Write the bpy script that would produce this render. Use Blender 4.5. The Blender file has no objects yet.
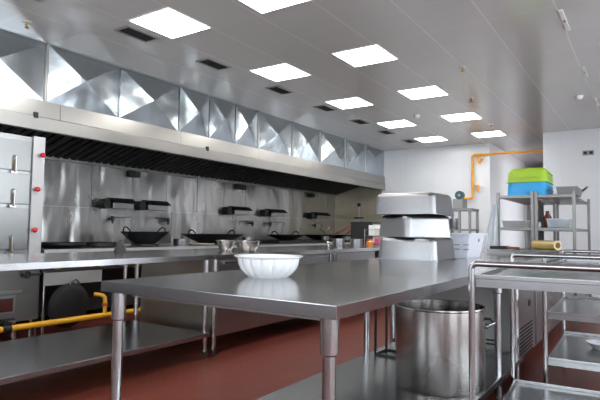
import bpy, bmesh, math, random
from mathutils import Vector, Matrix
random.seed(7)
S = bpy.context.scene
COL = S.collection
PI = math.pi

# ------------------------------------------------------------------ materials
def _new(name):
    m = bpy.data.materials.new(name); m.use_nodes = True
    nt = m.node_tree
    return m, nt, nt.nodes['Principled BSDF']

def mat(name, col, rough=.5, metal=0., noise=0., nscale=8., bump=0., bscale=40., stretch=(1, 1, 1), trans=0., alpha=1., spec=.5, coat=0., bdist=.01, aniso=0.):
    """procedural surface: colour and roughness vary with noise, optional fine bump"""
    m, nt, b = _new(name)
    N, L = nt.nodes, nt.links
    tc = N.new('ShaderNodeTexCoord'); mp = N.new('ShaderNodeMapping'); mp.inputs['Scale'].default_value = stretch
    L.new(tc.outputs['Object'], mp.inputs['Vector'])
    nz = N.new('ShaderNodeTexNoise'); nz.inputs['Scale'].default_value = nscale; nz.inputs['Detail'].default_value = 5
    L.new(mp.outputs['Vector'], nz.inputs['Vector'])
    mx = N.new('ShaderNodeMix'); mx.data_type = 'RGBA'
    c = Vector(col)
    mx.inputs['A'].default_value = (*[max(0, v * (1 - noise)) for v in c], 1)
    mx.inputs['B'].default_value = (*[min(1, v * (1 + noise)) for v in c], 1)
    L.new(nz.outputs['Fac'], mx.inputs['Factor']); L.new(mx.outputs['Result'], b.inputs['Base Color'])
    mr = N.new('ShaderNodeMapRange'); mr.inputs['From Min'].default_value = .3; mr.inputs['From Max'].default_value = .7
    mr.inputs['To Min'].default_value = max(.02, rough * (1 - .8 * max(noise, .04))); mr.inputs['To Max'].default_value = min(1, rough * (1 + .8 * max(noise, .04)))
    L.new(nz.outputs['Fac'], mr.inputs['Value']); L.new(mr.outputs['Result'], b.inputs['Roughness'])
    b.inputs['Metallic'].default_value = metal
    b.inputs['Specular IOR Level'].default_value = spec
    b.inputs['Coat Weight'].default_value = coat
    b.inputs['Transmission Weight'].default_value = trans
    b.inputs['Alpha'].default_value = alpha
    if aniso:
        b.inputs['Anisotropic'].default_value = aniso; tg = N.new('ShaderNodeTangent'); tg.direction_type = 'RADIAL'; tg.axis = 'Z'; L.new(tg.outputs[0], b.inputs['Tangent']); b.inputs['Anisotropic Rotation'].default_value = .25
    if bump:
        n2 = N.new('ShaderNodeTexNoise'); n2.inputs['Scale'].default_value = bscale; n2.inputs['Detail'].default_value = 2
        L.new(mp.outputs['Vector'], n2.inputs['Vector'])
        bp = N.new('ShaderNodeBump'); bp.inputs['Strength'].default_value = bump; bp.inputs['Distance'].default_value = bdist
        L.new(n2.outputs['Fac'], bp.inputs['Height']); L.new(bp.outputs['Normal'], b.inputs['Normal'])
    return m

def grid_mat(name, base, line, px, py, ox, oy, wx, wy, rough=.3, axes='XY', noise=.05, bump=0., linebump=.4, fy=1., metal=0., spec=.5, checker=0.):
    """panels or tiles with joints, laid out in world metres"""
    m, nt, b = _new(name); N, L = nt.nodes, nt.links
    g = N.new('ShaderNodeNewGeometry'); sp = N.new('ShaderNodeSeparateXYZ'); L.new(g.outputs['Position'], sp.inputs[0])
    def joint(ax, p, o, w):
        a = N.new('ShaderNodeMath'); a.operation = 'SUBTRACT'; L.new(sp.outputs[ax], a.inputs[0]); a.inputs[1].default_value = o - p * 200
        d = N.new('ShaderNodeMath'); d.operation = 'DIVIDE'; L.new(a.outputs[0], d.inputs[0]); d.inputs[1].default_value = p
        f = N.new('ShaderNodeMath'); f.operation = 'PINGPONG'; L.new(d.outputs[0], f.inputs[0]); f.inputs[1].default_value = .5
        l = N.new('ShaderNodeMath'); l.operation = 'LESS_THAN'; L.new(f.outputs[0], l.inputs[0]); l.inputs[1].default_value = w / p / 2
        return l
    jx, jy = joint(axes[0], px, ox, wx), joint(axes[1], py, oy, wy)
    my = N.new('ShaderNodeMath'); my.operation = 'MULTIPLY'; L.new(jy.outputs[0], my.inputs[0]); my.inputs[1].default_value = fy
    j = N.new('ShaderNodeMath'); j.operation = 'MAXIMUM'; L.new(jx.outputs[0], j.inputs[0]); L.new(my.outputs[0], j.inputs[1])
    nz = N.new('ShaderNodeTexNoise'); nz.inputs['Scale'].default_value = 1.7; nz.inputs['Detail'].default_value = 6; L.new(g.outputs['Position'], nz.inputs['Vector'])
    cm = N.new('ShaderNodeMix'); cm.data_type = 'RGBA'
    cm.inputs['A'].default_value = (*[v * (1 - noise) for v in base], 1); cm.inputs['B'].default_value = (*[min(1, v * (1 + noise)) for v in base], 1)
    L.new(nz.outputs['Fac'], cm.inputs['Factor'])
    fm = N.new('ShaderNodeMix'); fm.data_type = 'RGBA'; L.new(j.outputs[0], fm.inputs['Factor']); L.new(cm.outputs['Result'], fm.inputs['A'])
    fm.inputs['B'].default_value = (*line, 1); L.new(fm.outputs['Result'], b.inputs['Base Color'])
    b.inputs['Roughness'].default_value = rough; b.inputs['Metallic'].default_value = metal; b.inputs['Specular IOR Level'].default_value = spec
    h = N.new('ShaderNodeMath'); h.operation = 'MULTIPLY'; L.new(j.outputs[0], h.inputs[0]); h.inputs[1].default_value = -linebump
    last = h
    if checker:
        ck = N.new('ShaderNodeTexChecker'); ck.inputs['Scale'].default_value = checker
        ck.inputs['Color1'].default_value = (0, 0, 0, 1); ck.inputs['Color2'].default_value = (1, 1, 1, 1)
        L.new(g.outputs['Position'], ck.inputs['Vector'])
        c2 = N.new('ShaderNodeMath'); c2.operation = 'MULTIPLY_ADD'; L.new(ck.outputs['Fac'], c2.inputs[0]); c2.inputs[1].default_value = .35; L.new(h.outputs[0], c2.inputs[2]); last = c2
    bp = N.new('ShaderNodeBump'); bp.inputs['Strength'].default_value = .9; bp.inputs['Distance'].default_value = .004
    L.new(last.outputs[0], bp.inputs['Height']); L.new(bp.outputs['Normal'], b.inputs['Normal'])
    return m

def emit(name, col, s):
    m = bpy.data.materials.new(name); m.use_nodes = True; nt = m.node_tree
    nt.nodes.clear(); o = nt.nodes.new('ShaderNodeOutputMaterial'); e = nt.nodes.new('ShaderNodeEmission')
    e.inputs[0].default_value = (*col, 1); e.inputs[1].default_value = s; nt.links.new(e.outputs[0], o.inputs[0]); return m

M = {
 'steel': mat('brushed_steel', (.40, .40, .405), .30, 1, .06, 3),
 'table': mat('worktop_steel', (.41, .415, .425), .17, 1, .12, 4, .006, 14),
 'shelfst': mat('shelf_steel', (.36, .365, .37), .24, 1, .14, 3, .02, 16),
 'tube': mat('polished_tube', (.43, .43, .435), .20, 1, .06, 10),
 'dullst': mat('greasy_steel', (.28, .28, .275), .36, 1, .12, 3),
 'splash': mat('splashback_steel', (.40, .395, .385), .30, 1, .14, 1.6, 1., 1.5, (1, 1.7, .7), bdist=.07),
 'galv': mat('galvanised_sheet', (.47, .52, .555), .22, 1, .05, 4, .6, 2.2, bdist=.03),
 'band': mat('hood_steel', (.36, .35, .33), .30, 1, .09, 1.2),
 'filter': mat('black_baffle', (.022, .021, .020), .5, .1, .35, 8),  # near-black, varied at random, for filters and hood underside
 'black': mat('black_iron', (.013, .013, .014), .5, .2, .3, 18, .12, 50),
 'filter2': mat('baffle_edge', (.10, .097, .092), .4, .6, .25, 8),
 'sootwok': mat('sooty_wok', (.012, .012, .012), .6, 0, .3, 18, .12, 50, spec=.25),
 'satin': mat('satin_pale_steel', (.55, .55, .55), .5, .7, .08, 4),  # paler colour stands for light caught by range rails and drawers
 'cab': mat('cabinet_steel', (.33, .335, .33), .30, 1, .08, 3),
 'prep': mat('prep_steel_lit', (.60, .60, .61), .20, 1, .10, 4, .006, 14),  # same steel as elsewhere, colour raised to stand for its bright reflection
 'rackst': mat('grey_rack_steel', (.22, .215, .21), .34, 1, .08, 5),
 'dark': mat('cavity_shade_dark_parts', (.03, .028, .027), .7, 0, .3, 6),  # near-black puts the range cavity's shade into the colour; also dark parts
 'pansteel': mat('brushed_pan_steel', (.32, .32, .325), .34, 1, .06, 30),
 'pot': mat('stock_pot_steel', (.42, .40, .385), .27, 1, .04, 3, aniso=.75),
 'white': mat('white_melamine', (.86, .87, .88), .22, 0, .02, 6),
 'whitepl': mat('white_crate_plastic', (.80, .82, .90), .4, 0, .02, 6),
 'sheet': mat('cloudy_plastic_sheet', (.75, .8, .86), .35, 0, .05, 8, .15, 9, alpha=.5),
 'green': mat('lime_plastic', (.38, .60, .035), .35, 0, .04, 5),
 'blue': mat('sky_blue_plastic', (.035, .42, .83), .35, 0, .04, 5),
 'yellow': mat('yellow_pipe_paint', (.80, .42, .02), .35, 0, .12, 9),
 'orange': mat('orange_pipe_paint', (.85, .36, .02), .35, 0, .08, 9),
 'film': mat('yellow_film_roll', (.50, .36, .09), .22, 0, .12, 12, .08, 60, coat=.4),
 'card': mat('brown_card_core', (.16, .08, .04), .8, 0, .1, 10),
 'red': mat('red_knob', (.62, .012, .03), .3, 0, .05, 9),
 'redor': mat('red_tap_handle', (.45, .08, .04), .35, 0, .1, 9),
 'rubber': mat('black_rubber', (.02, .02, .02), .7, 0, .1, 10),
 'wood': mat('reddish_wood_handle', (.20, .055, .03), .5, 0, .2, 14, .1, 40, (1, 1, 6)),
 'teal': mat('dark_green_dial', (.03, .08, .075), .35, 0, .1, 9),
 'glassd': mat('dark_red_window_glass', (.07, .02, .018), .12, 0, .1, 4),
 'cream': mat('cream_ceramic', (.55, .47, .36), .35, 0, .1, 12),
 'jar': mat('orange_sauce', (.62, .20, .02), .2, 0, .15, 14, coat=.5),
 'plastw': mat('white_fitting_plastic', (.85, .85, .85), .4, 0, .02, 6),
 'slot': mat('vent_slots_dark', (.02, .02, .02), .7, 0, .1, 10),
 'greypl': mat('grey_socket_plate', (.30, .30, .29), .4, .3, .05, 8),
 'panelbr': mat('brown_tinted_steel', (.32, .29, .255), .40, 1, .16, 4, .05, 10),
 'pack1': mat('pink_packet_print', (.75, .12, .22), .4, 0, .35, 30),
 'pack2': mat('green_packet_print', (.10, .35, .10), .4, 0, .35, 30),
 'pack3': mat('pale_packet_print', (.75, .72, .62), .4, 0, .25, 26),
 'brass': mat('brass_valve', (.55, .36, .12), .3, 1, .1, 9),
}
H = 2.734
M['ceil'] = grid_mat('ceiling_panels', (.64, .64, .62), (.80, .79, .77), .5083, .529, -.556, 2.683, .012, .006, rough=.19, noise=.04, fy=.7, metal=.1, linebump=.5)
M['floor'] = grid_mat('red_quarry_tiles', (.17, .036, .022), (.11, .03, .02), .2, .2, 0, 0, .008, .008, rough=.42, noise=.25, checker=34)
M['wallY'] = grid_mat('white_wall_tiles_end', (.74, .76, .785), (.62, .66, .70), .6, .9, 0, 0, .004, .004, rough=.22, axes='XZ', noise=.02)
M['wallX'] = grid_mat('white_wall_tiles_side', (.78, .77, .78), (.68, .67, .68), .6, .9, 0, 0, .004, .004, rough=.25, axes='YZ', noise=.02)
M['lamp'] = emit('light_diffuser', (1, .985, .96), 13)

# ------------------------------------------------------------------ mesh builder
class MB:
    def __init__(s): s.bm = bmesh.new(); s.mi = 0
    def _f(s, vs):
        try: f = s.bm.faces.new(vs)
        except ValueError: return None
        f.material_index = s.mi; return f
    def box(s, x0, x1, y0, y1, z0, z1, bev=0., rot=None):
        vs = [s.bm.verts.new((x, y, z)) for x in (x0, x1) for y in (y0, y1) for z in (z0, z1)]
        q = [(0, 1, 3, 2), (4, 6, 7, 5), (0, 4, 5, 1), (2, 3, 7, 6), (0, 2, 6, 4), (1, 5, 7, 3)]
        fs = [s._f([vs[i] for i in k]) for k in q]
        if rot is not None:
            c = Vector(((x0+x1)/2, (y0+y1)/2, (z0+z1)/2))
            for v in vs: v.co = rot @ (v.co - c) + c
        if bev:
            es = list({e for f in fs for e in f.edges})
            r = bmesh.ops.bevel(s.bm, geom=es, offset=bev, segments=2, affect='EDGES', profile=.7)
            for f in r['faces']: f.material_index = s.mi
        return s
    def hull(s, bot, top):
        """two loops of equal length joined, with caps"""
        a = [s.bm.verts.new(p) for p in bot]; b = [s.bm.verts.new(p) for p in top]; n = len(a)
        for i in range(n): s._f([a[i], a[(i+1) % n], b[(i+1) % n], b[i]])
        s._f(a[::-1]); s._f(b); return s
    def quad(s, *p): s._f([s.bm.verts.new(q) for q in p]); return s
    def prism(s, pts, axis, a, b):
        """2-D outline extruded along an axis ('X','Y','Z')"""
        def mk(p, t): return {'X': (t, p[0], p[1]), 'Y': (p[0], t, p[1]), 'Z': (p[0], p[1], t)}[axis]
        return s.hull([mk(p, a) for p in pts], [mk(p, b) for p in pts])
    def cyl(s, p, q, r, r2=None, n=20, cap=True):
        p, q = Vector(p), Vector(q); d = (q - p).normalized(); r2 = r if r2 is None else r2
        u = d.orthogonal().normalized(); v = d.cross(u)
        A = [s.bm.verts.new(p + (u*math.cos(2*PI*i/n) + v*math.sin(2*PI*i/n))*r) for i in range(n)]
        B = [s.bm.verts.new(q + (u*math.cos(2*PI*i/n) + v*math.sin(2*PI*i/n))*r2) for i in range(n)]
        for i in range(n):
            f = s._f([A[i], A[(i+1) % n], B[(i+1) % n], B[i]])
            if f: f.smooth = True
        if cap: s._f(A[::-1]); s._f(B)
        return s
    def tube(s, pts, r, n=12, closed=False):
        pts = [Vector(p) for p in pts]; rings = []; m = len(pts)
        prev = None
        for i, p in enumerate(pts):
            if closed: d = (pts[(i+1) % m] - pts[i-1]).normalized()
            else: d = (pts[min(i+1, m-1)] - pts[max(i-1, 0)]).normalized()
            if prev is None: u = d.orthogonal().normalized()
            else:
                u = prev - d*prev.dot(d); u.normalize()
            prev = u; v = d.cross(u)
            rings.append([s.bm.verts.new(p + (u*math.cos(2*PI*k/n) + v*math.sin(2*PI*k/n))*r) for k in range(n)])
        for i in range(m if closed else m-1):
            a, b = rings[i], rings[(i+1) % m]
            for k in range(n):
                f = s._f([a[k], a[(k+1) % n], b[(k+1) % n], b[k]])
                if f: f.smooth = True
        if not closed: s._f(rings[0][::-1]); s._f(rings[-1])
        return s
    def lathe(s, prof, c=(0, 0, 0), n=40, fn=None):
        """profile of (radius, z); fn(angle, k) scales the radius"""
        c = Vector(c); rings = []
        for k, (r, z) in enumerate(prof):
            if r < 1e-5: rings.append([s.bm.verts.new(c + Vector((0, 0, z)))]); continue
            ring = []
            for i in range(n):
                a = 2*PI*i/n; rr = r*(fn(a, k) if fn else 1)
                ring.append(s.bm.verts.new(c + Vector((rr*math.cos(a), rr*math.sin(a), z))))
            rings.append(ring)
        for a, b in zip(rings, rings[1:]):
            for i in range(n):
                j = (i+1) % n
                if len(a) == 1 and len(b) == 1: continue
                if len(a) == 1: f = s._f([a[0], b[j], b[i]])
                elif len(b) == 1: f = s._f([a[i], a[j], b[0]])
                else: f = s._f([a[i], a[j], b[j], b[i]])
                if f: f.smooth = True
        return s
    def sphere(s, c, r, n=16):
        return s.lathe([(r*math.sin(PI*i/(n//2)), -r*math.cos(PI*i/(n//2))) for i in range(n//2+1)], c, n)
    def build(s, name, m, parent=None, base=None, fixn=True):
        if fixn: bmesh.ops.recalc_face_normals(s.bm, faces=s.bm.faces)
        off = Vector((0, 0, 0))
        if parent is not None:
            p = parent
            while p is not None: off += Vector(p.location); p = p.parent
        else:
            if base is None:
                xs = [v.co for v in s.bm.verts]
                base = (sum(min(c[i] for c in xs) + 0 for i in ()) , 0, 0) if False else (
                    (min(c.x for c in xs)+max(c.x for c in xs))/2, (min(c.y for c in xs)+max(c.y for c in xs))/2, min(c.z for c in xs))
            off = Vector(base)
        for v in s.bm.verts: v.co -= off
        for e in s.bm.edges:
            if len(e.link_faces) == 2 and e.calc_face_angle(0) > .6: e.smooth = False
        me = bpy.data.meshes.new(name); s.bm.to_mesh(me); s.bm.free()
        for mm in (m if isinstance(m, (list, tuple)) else [m]): me.materials.append(mm)
        o = bpy.data.objects.new(name, me); COL.objects.link(o)
        if parent is not None: o.parent = parent
        else: o.location = off
        return o

def tag(o, label, cat, group=None, kind=None):
    o['label'] = label; o['category'] = cat
    if group: o['group'] = group
    if kind: o['kind'] = kind
    return o
def thing(name, label, cat, loc, group=None):
    o = bpy.data.objects.new(name, None); COL.objects.link(o); o.location = loc; o.empty_display_size = .1
    return tag(o, label, cat, group)
def struct(o, label=None):
    o['kind'] = 'structure'
    if label: o['label'] = label
    return o
def copy_tree(o, loc, label, rotz=None, root=True, parent=None):
    c = o.copy(); COL.objects.link(c)
    if parent is not None: c.parent = parent
    if root:
        c.location = loc; c['label'] = label
        if rotz is not None: c.rotation_euler = (0, 0, rotz)
    for ch in list(o.children): copy_tree(ch, None, None, root=False, parent=c)
    return c
def arc(c, r, a0, a1, n, plane='XZ'):
    out = []
    for i in range(n+1):
        a = a0 + (a1-a0)*i/n; u, v = r*math.cos(a), r*math.sin(a)
        out.append({'XZ': (c[0]+u, c[1], c[2]+v), 'YZ': (c[0], c[1]+u, c[2]+v), 'XY': (c[0]+u, c[1]+v, c[2])}[plane])
    return out

# ------------------------------------------------------------------ room shell
XL, XR, YB, YF = -5.9, 3.2, -2.4, 10.2
struct(MB().box(XL-.2, XR+.2, YB-.2, 18.2, -.1, 0).build('floor', M['floor']))
struct(MB().box(XL-.2, XR+.2, YB-.2, 18.2, H, H+.1).build('ceiling', M['ceil']))
# cooking wall clad with steel sheets, each very slightly out of plane
w = MB(); w.box(XL-.2, XL-.012, YB-.2, YF+.2, 0, H)
w.mi = 1
rs = random.Random(3)
ys = [-2.4, -1.2, 0, 1.0, 2.0, 2.78, 3.34, 4.0, 4.63, 5.24, 5.87, 6.49, 7.05, 7.62, 8.2, 8.78, 9.4, 10.2]
for a, b in zip(ys, ys[1:]):
    t = [rs.uniform(-.004, .004) for _ in range(4)]
    X = XL
    w.hull([(X-.011, a+.003, 1.255), (X-.011, b-.003, 1.255), (X-.011, b-.003, 2.3), (X-.011, a+.003, 2.3)],
           [(X+t[0], a+.003, 1.255), (X+t[1], b-.003, 1.255), (X+t[2], b-.003, 2.3), (X+t[3], a+.003, 2.3)])
ys2 = [-2.4, -.5, .8, 2.1, 3.63, 4.75, 5.35, 5.9, 6.8, 7.75, 8.75, 9.5, 10.2]
for a, b in zip(ys2, ys2[1:]):
    t = [rs.uniform(-.004, .004) for _ in range(4)]
    w.hull([(X-.011, a+.003, 0), (X-.011, b-.003, 0), (X-.011, b-.003, 1.25), (X-.011, a+.003, 1.25)],
           [(X+t[0], a+.003, 0), (X+t[1], b-.003, 0), (X+t[2], b-.003, 1.25), (X+t[3], a+.003, 1.25)])
struct(w.build('wall_left', [M['wallX'], M['splash']]))
w = MB(); w.box(XL-.2, -2.5, YF, YF+.15, 0, H)
w.mi = 1; w.box(XL, -4.75, YF-.01, YF, 0, 1.25); w.box(XL, -4.75, YF-.01, YF, 1.255, 2.1)
struct(w.build('wall_far', [M['wallY'], mat('stained_cladding', (.42, .37, .28), .45, .5, .35, 2.5, .05, 6)]))
struct(MB().box(-1.48, XR+.2, 9.63, 9.78, 0, H).build('wall_far_right', M['wallY']))
struct(MB().box(-2.6, -2.5, YF+.15, 18.2, 0, H).build('wall_corridor_left', M['wallX']))
w = MB(); w.box(-1.48, -1.38, 9.78, 11.2, 0, H); w.box(-1.48, -1.38, 13.2, 18.2, 0, H); w.box(-1.48, -1.38, 11.2, 13.2, 0, .6); w.box(-1.48, -1.38, 11.2, 13.2, 2.5, H)  # unseen opening added to brighten the corridor
struct(w.build('wall_corridor_right', M['wallX']))
ld = bpy.data.lights.new('daylight', 'AREA'); ld.shape = 'RECTANGLE'; ld.size = 2.0; ld.size_y = 1.9; ld.cycles.is_portal = True
lo = bpy.data.objects.new('daylight', ld); COL.objects.link(lo); lo.location = (-1.36, 12.2, 1.6); lo.rotation_euler = (PI/2, 0, PI/2)
struct(MB().box(-2.5, -1.48, 18, 18.2, 0, H).build('wall_corridor_end', M['wallY']))
# right wall with three wide windows; unseen back windows added to let daylight in
def wall_with_windows(name, axis, at0, at1, a0, a1, wins, z0, z1, m):
    b = MB(); e = [a0] + [v for w_ in wins for v in w_] + [a1]
    def bx(p, q, zz0, zz1):
        if axis == 'X': b.box(at0, at1, p, q, zz0, zz1)
        else: b.box(p, q, at0, at1, zz0, zz1)
    for i in range(0, len(e), 2): bx(e[i], e[i+1], 0, H)
    for p, q in wins: bx(p, q, 0, z0); bx(p, q, z1, H)
    return struct(b.build(name, m))
RW = [(-1.6, .9), (1.5, 4.0), (4.6, 7.1)]
BW = [(-4.6, -2.6), (-1.6, .6), (1.0, 2.8)]
wall_with_windows('wall_right', 'X', XR, XR+.2, YB-.2, 9.8, RW, .25, 2.55, M['wallX'])
wall_with_windows('wall_back', 'Y', YB-.2, YB, XL, XR, BW, .95, 2.45, M['wallY'])
gl = bpy.data.materials.new('window_glass'); gl.use_nodes = True
nt = gl.node_tree; nt.nodes.clear(); o_ = nt.nodes.new('ShaderNodeOutputMaterial'); mx_ = nt.nodes.new('ShaderNodeMixShader')
t_ = nt.nodes.new('ShaderNodeBsdfTransparent'); g_ = nt.nodes.new('ShaderNodeBsdfGlossy'); g_.inputs['Roughness'].default_value = .02
mx_.inputs[0].default_value = .06; nt.links.new(t_.outputs[0], mx_.inputs[1]); nt.links.new(g_.outputs[0], mx_.inputs[2]); nt.links.new(mx_.outputs[0], o_.inputs[0])
k = 0
for ax, lst in (('X', RW), ('Y', BW)):
    for p, q in lst:
        Z0, Z1 = (.25, 2.55) if ax == 'X' else (.95, 2.45)
        k += 1; f = MB(); c = XR+.1 if ax == 'X' else YB-.1
        def bx(u0, u1, z0, z1, t=.03):
            if ax == 'X': f.box(c-t, c+t, u0, u1, z0, z1)
            else: f.box(u0, u1, c-t, c+t, z0, z1)
        bx(p, q, Z0, Z0+.05); bx(p, q, Z1-.05, Z1); bx(p, p+.05, Z0+.05, Z1-.05); bx(q-.05, q, Z0+.05, Z1-.05); bx((p+q)/2-.025, (p+q)/2+.025, Z0+.05, Z1-.05)
        fr = struct(f.build('window_%d' % k, M['plastw']))
        g = MB(); g.box(*((c-.004, c+.004, p+.05, q-.05) if ax == 'X' else (p+.05, q-.05, c-.004, c+.004)), Z0+.05, Z1-.05)
        g.build('pane', gl, fr)
        ld = bpy.data.lights.new('daylight', 'AREA'); ld.shape = 'RECTANGLE'; ld.size = q-p; ld.size_y = Z1-Z0; ld.cycles.is_portal = True
        lo = bpy.data.objects.new('daylight', ld); COL.objects.link(lo)
        if ax == 'X': lo.location = (XR+.22, (p+q)/2, (Z0+Z1)/2); lo.rotation_euler = (PI/2, 0, PI/2)
        else: lo.location = ((p+q)/2, YB-.22, 1.7); lo.rotation_euler = (PI/2, 0, PI)

# ------------------------------------------------------------------ ceiling fittings
def make_light(loc, label):
    t = thing('ceiling_light', label, 'ceiling light', loc, 'square ceiling light panels')
    x, y, z = loc; s = .234
    f = MB(); f.box(x-s-.012, x+s+.012, y-s-.012, y-s, z-.006, z); f.box(x-s-.012, x+s+.012, y+s, y+s+.012, z-.006, z)
    f.box(x-s-.012, x-s, y-s, y+s, z-.006, z); f.box(x+s, x+s+.012, y-s, y+s, z-.006, z)
    f.build('frame', M['plastw'], t)
    MB().box(x-s, x+s, y-s, y+s, z-.004, z-.0005).build('diffuser', M['lamp'], t)
    return t
ordn = ['nearest', 'second nearest', 'middle one', 'second farthest', 'farthest']
xa, xb = -3.565+.234, -2.53+.234
l0 = None
for row, x in ((0, xa), (1, xb)):
    for i in range(5):
        lab = 'white ceiling light panel, %s in the row %s' % (ordn[i], 'beside the black vents' if row == 0 else 'farther from the black vents')
        p = (x, 2.948+1.587*i, H)
        if l0 is None: l0 = make_light(p, lab)
        else: copy_tree(l0, p, lab)
# two unseen panels added over the photographer to light the near end
for j, (x, y, lab) in enumerate([(xa, 1.361, 'added unseen ceiling light panel overhead beside the hood, behind the nearest visible one'),
                  (xb, 1.361, 'added unseen ceiling light panel overhead above the near steel table'),]):
    copy_tree(l0, (x, y, H), lab)
# vents
def make_vent(loc, label):
    t = thing('ceiling_vent', label, 'vent', loc, 'dark ceiling vents along the hood'); x, y, z = loc
    MB().box(x-.08, x+.08, y-.16, y+.16, z-.002, z-.0004).build('backing', M['slot'], t)
    f = MB(); f.box(x-.095, x+.095, y-.175, y-.155, z-.01, z); f.box(x-.095, x+.095, y+.155, y+.175, z-.01, z)
    f.box(x-.095, x-.075, y-.155, y+.155, z-.01, z); f.box(x+.075, x+.095, y-.155, y+.155, z-.01, z); f.build('frame', M['greypl'], t)
    g = MB()
    for i in range(4): g.box(x-.05+.033*i-.004, x-.05+.033*i+.004, y-.155, y+.155, z-.009, z-.0025)
    g.build('grille', M['rubber'], t); return t
v0 = None
vl = ['cut by the top edge of the picture', 'beside the nearest light of the hood row', 'second after the nearest light', 'beside the second light of the hood row',
      'between the second and third lights', 'beside the third light of the hood row', 'between the third and fourth lights', 'farthest of all, by the end wall']
for i, y in enumerate([1.93, 2.95, 3.93, 5.10, 6.2, 7.25, 8.25, 9.3]):
    lab = 'narrow black ceiling vent, ' + vl[i]
    if v0 is None: v0 = make_vent((-3.76, y, H), lab)
    else: copy_tree(v0, (-3.76, y, H), lab)
# sprinkler heads and slim slots
def sprinkler(x, y, label, m='brass', r=.02):
    t = thing('sprinkler', label, 'sprinkler', (x, y, H), 'sprinkler heads on the ceiling')
    MB().lathe([(0, H-.003), (.035, H-.006), (.04, H), (0, H)], (x, y, 0), 20).build('collar', M['plastw'], t)
    MB().cyl((x, y, H-.04), (x, y, H-.004), .009).lathe([(0, -.055), (r, -.052), (r, -.048), (.006, -.04)], (x, y, H), 16).build('head', M[m], t)
sprinkler(-1.582, 5.371, 'small dark sprinkler head on ceiling joint, nearest of the right group')
sprinkler(-1.866, 6.677, 'brown sprinkler head near the third light panel of the far row', 'wood', .03)
sprinkler(-2.049, 8.445, 'brass sprinkler head hanging before the last light panel')
sprinkler(-4.346, 2.273, 'sprinkler head on the ceiling at the left above the shiny duct')
def detector(x, y, label):
    o = MB().lathe([(0, H-.045), (.03, H-.043), (.045, H-.02), (.05, H-.001), (0, H-.001)], (x, y, 0), 24).build('smoke_detector', M['plastw'])
    tag(o, label, 'smoke detector')
detector(-.695, 7.258, 'round white smoke detector on ceiling near the right wall socket')
detector(-2.817, 7.258, 'round white smoke detector on ceiling between the two light rows')
for y0, y1, lab in ((4.36, 4.84, 'nearest'), (5.99, 6.40, 'middle'), (7.45, 7.93, 'farthest')):
    t = thing('slot_diffuser', 'slim white slot fitting on the right ceiling joint, %s of three' % lab, 'slot diffuser', (-.535, y0, H), 'slim white ceiling slots')
    MB().box(-.55, -.52, y0, y1, H-.008, H, .002).build('housing', M['plastw'], t)
    MB().box(-.540, -.530, (y0+y1)/2-.02, (y0+y1)/2+.02, H-.0095, H-.0078).build('slot', M['slot'], t)

# ------------------------------------------------------------------ duct casing above the hood
XD = -4.68
t = thing('exhaust_duct', 'shiny galvanised duct casing of cross-creased sheets between hood and ceiling', 'duct', (XD, 4.5, 2.18))
MB().box(XL+.02, XD-.035, -2.3, YF-.003, 2.183, H-.003).build('casing', M['galv'], t)
bound = [-2.3, -1.45, -.6, .2, .98, 1.80, 2.657, 3.471, 4.325, 4.847, 5.356, 5.863, 6.732, 7.583, 8.476, 9.304, YF-.004]
rr = random.Random(11)
for i, (a, b) in enumerate(zip(bound, bound[1:])):
    g = MB(); z0, z1 = 2.182, H-.004; X = XD-.012
    a2, b2 = a+.012, b-.012; cy, cz = (a2+b2)/2 + rr.uniform(-.03, .03), (z0+z1)/2
    ap = .045 + rr.uniform(-.008, .012)
    P = [(X, a2, z0), (X, b2, z0), (X, b2, z1), (X, a2, z1)]
    # cross-broken sheet: facets subdivided so they bow a little
    n = 6
    apex = Vector((X+ap, cy, cz))
    for e in range(4):
        p, q = Vector(P[e]), Vector(P[(e+1) % 4]); rows = []
        for u in range(n+1):
            row = []
            for v_ in range(u+1):
                base = p.lerp(q, v_/u) if u else apex
                pt = apex.lerp(base, u/n) if u else apex
                bow = .007*math.sin(PI*u/n)*(math.sin(PI*v_/u) if u else 0)
                row.append(g.bm.verts.new(pt - Vector((bow, 0, 0))))
            rows.append(row)
        for u in range(n):
            for v_ in range(u+1):
                f = g._f([rows[u][v_], rows[u+1][v_], rows[u+1][v_+1]]); f.smooth = True
                if v_ < u: f = g._f([rows[u][v_], rows[u+1][v_+1], rows[u][v_+1]]); f.smooth = True
    if True: g.box(XD-.034, XD-.0125, a2, b2, z0, z1)
    g.build('duct_panel', M['galv'], t, fixn=False)
    if i and round(a, 2) not in (3.47, 4.33, 4.85, 5.36): MB().box(XD-.03, XD+.006, a-.012, a+.012, z0, z1, .004).build('seam_strip', M['band'], t)
# ------------------------------------------------------------------ hood
t = thing('exhaust_hood', 'long stainless extractor hood over the ranges with dark baffle underside', 'hood', (XD, 4.5, 1.917))
def hood_sheet(y0, y1):
    g = MB()
    g.prism([(XD-.02, 2.022), (XD+.012, 2.022), (XD+.004, 2.178), (XD-.02, 2.178)], 'Y', y0+.002, y1-.002)
    return g
hb = [-2.3, -.8, .6, 1.42, 2.80, 4.35, 5.85, 7.3, 8.8, YF-.004]
for a, b in zip(hb, hb[1:]): hood_sheet(a, b).build('fascia', M['band'], t)
MB().box(XD-.03, XD+.02, -2.3, YF-.004, 1.895, 2.018, .004).build('lip', M['band'], t)
for y_, lb in ((2.56, 'black'), (4.80, 'black')): MB().box(XD+.012, XD+.026, y_-.02, y_+.02, 2.0, 2.055, .003).build('switch', M[lb], t)
MB().box(XD-.08, XD-.031, -2.3, YF-.004, 1.897, 1.905).build('gutter', M['filter'], t)
MB().box(XL+.02, XD-.031, -2.3, YF-.004, 2.165, 2.178).build('canopy_top', M['filter'], t)
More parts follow.
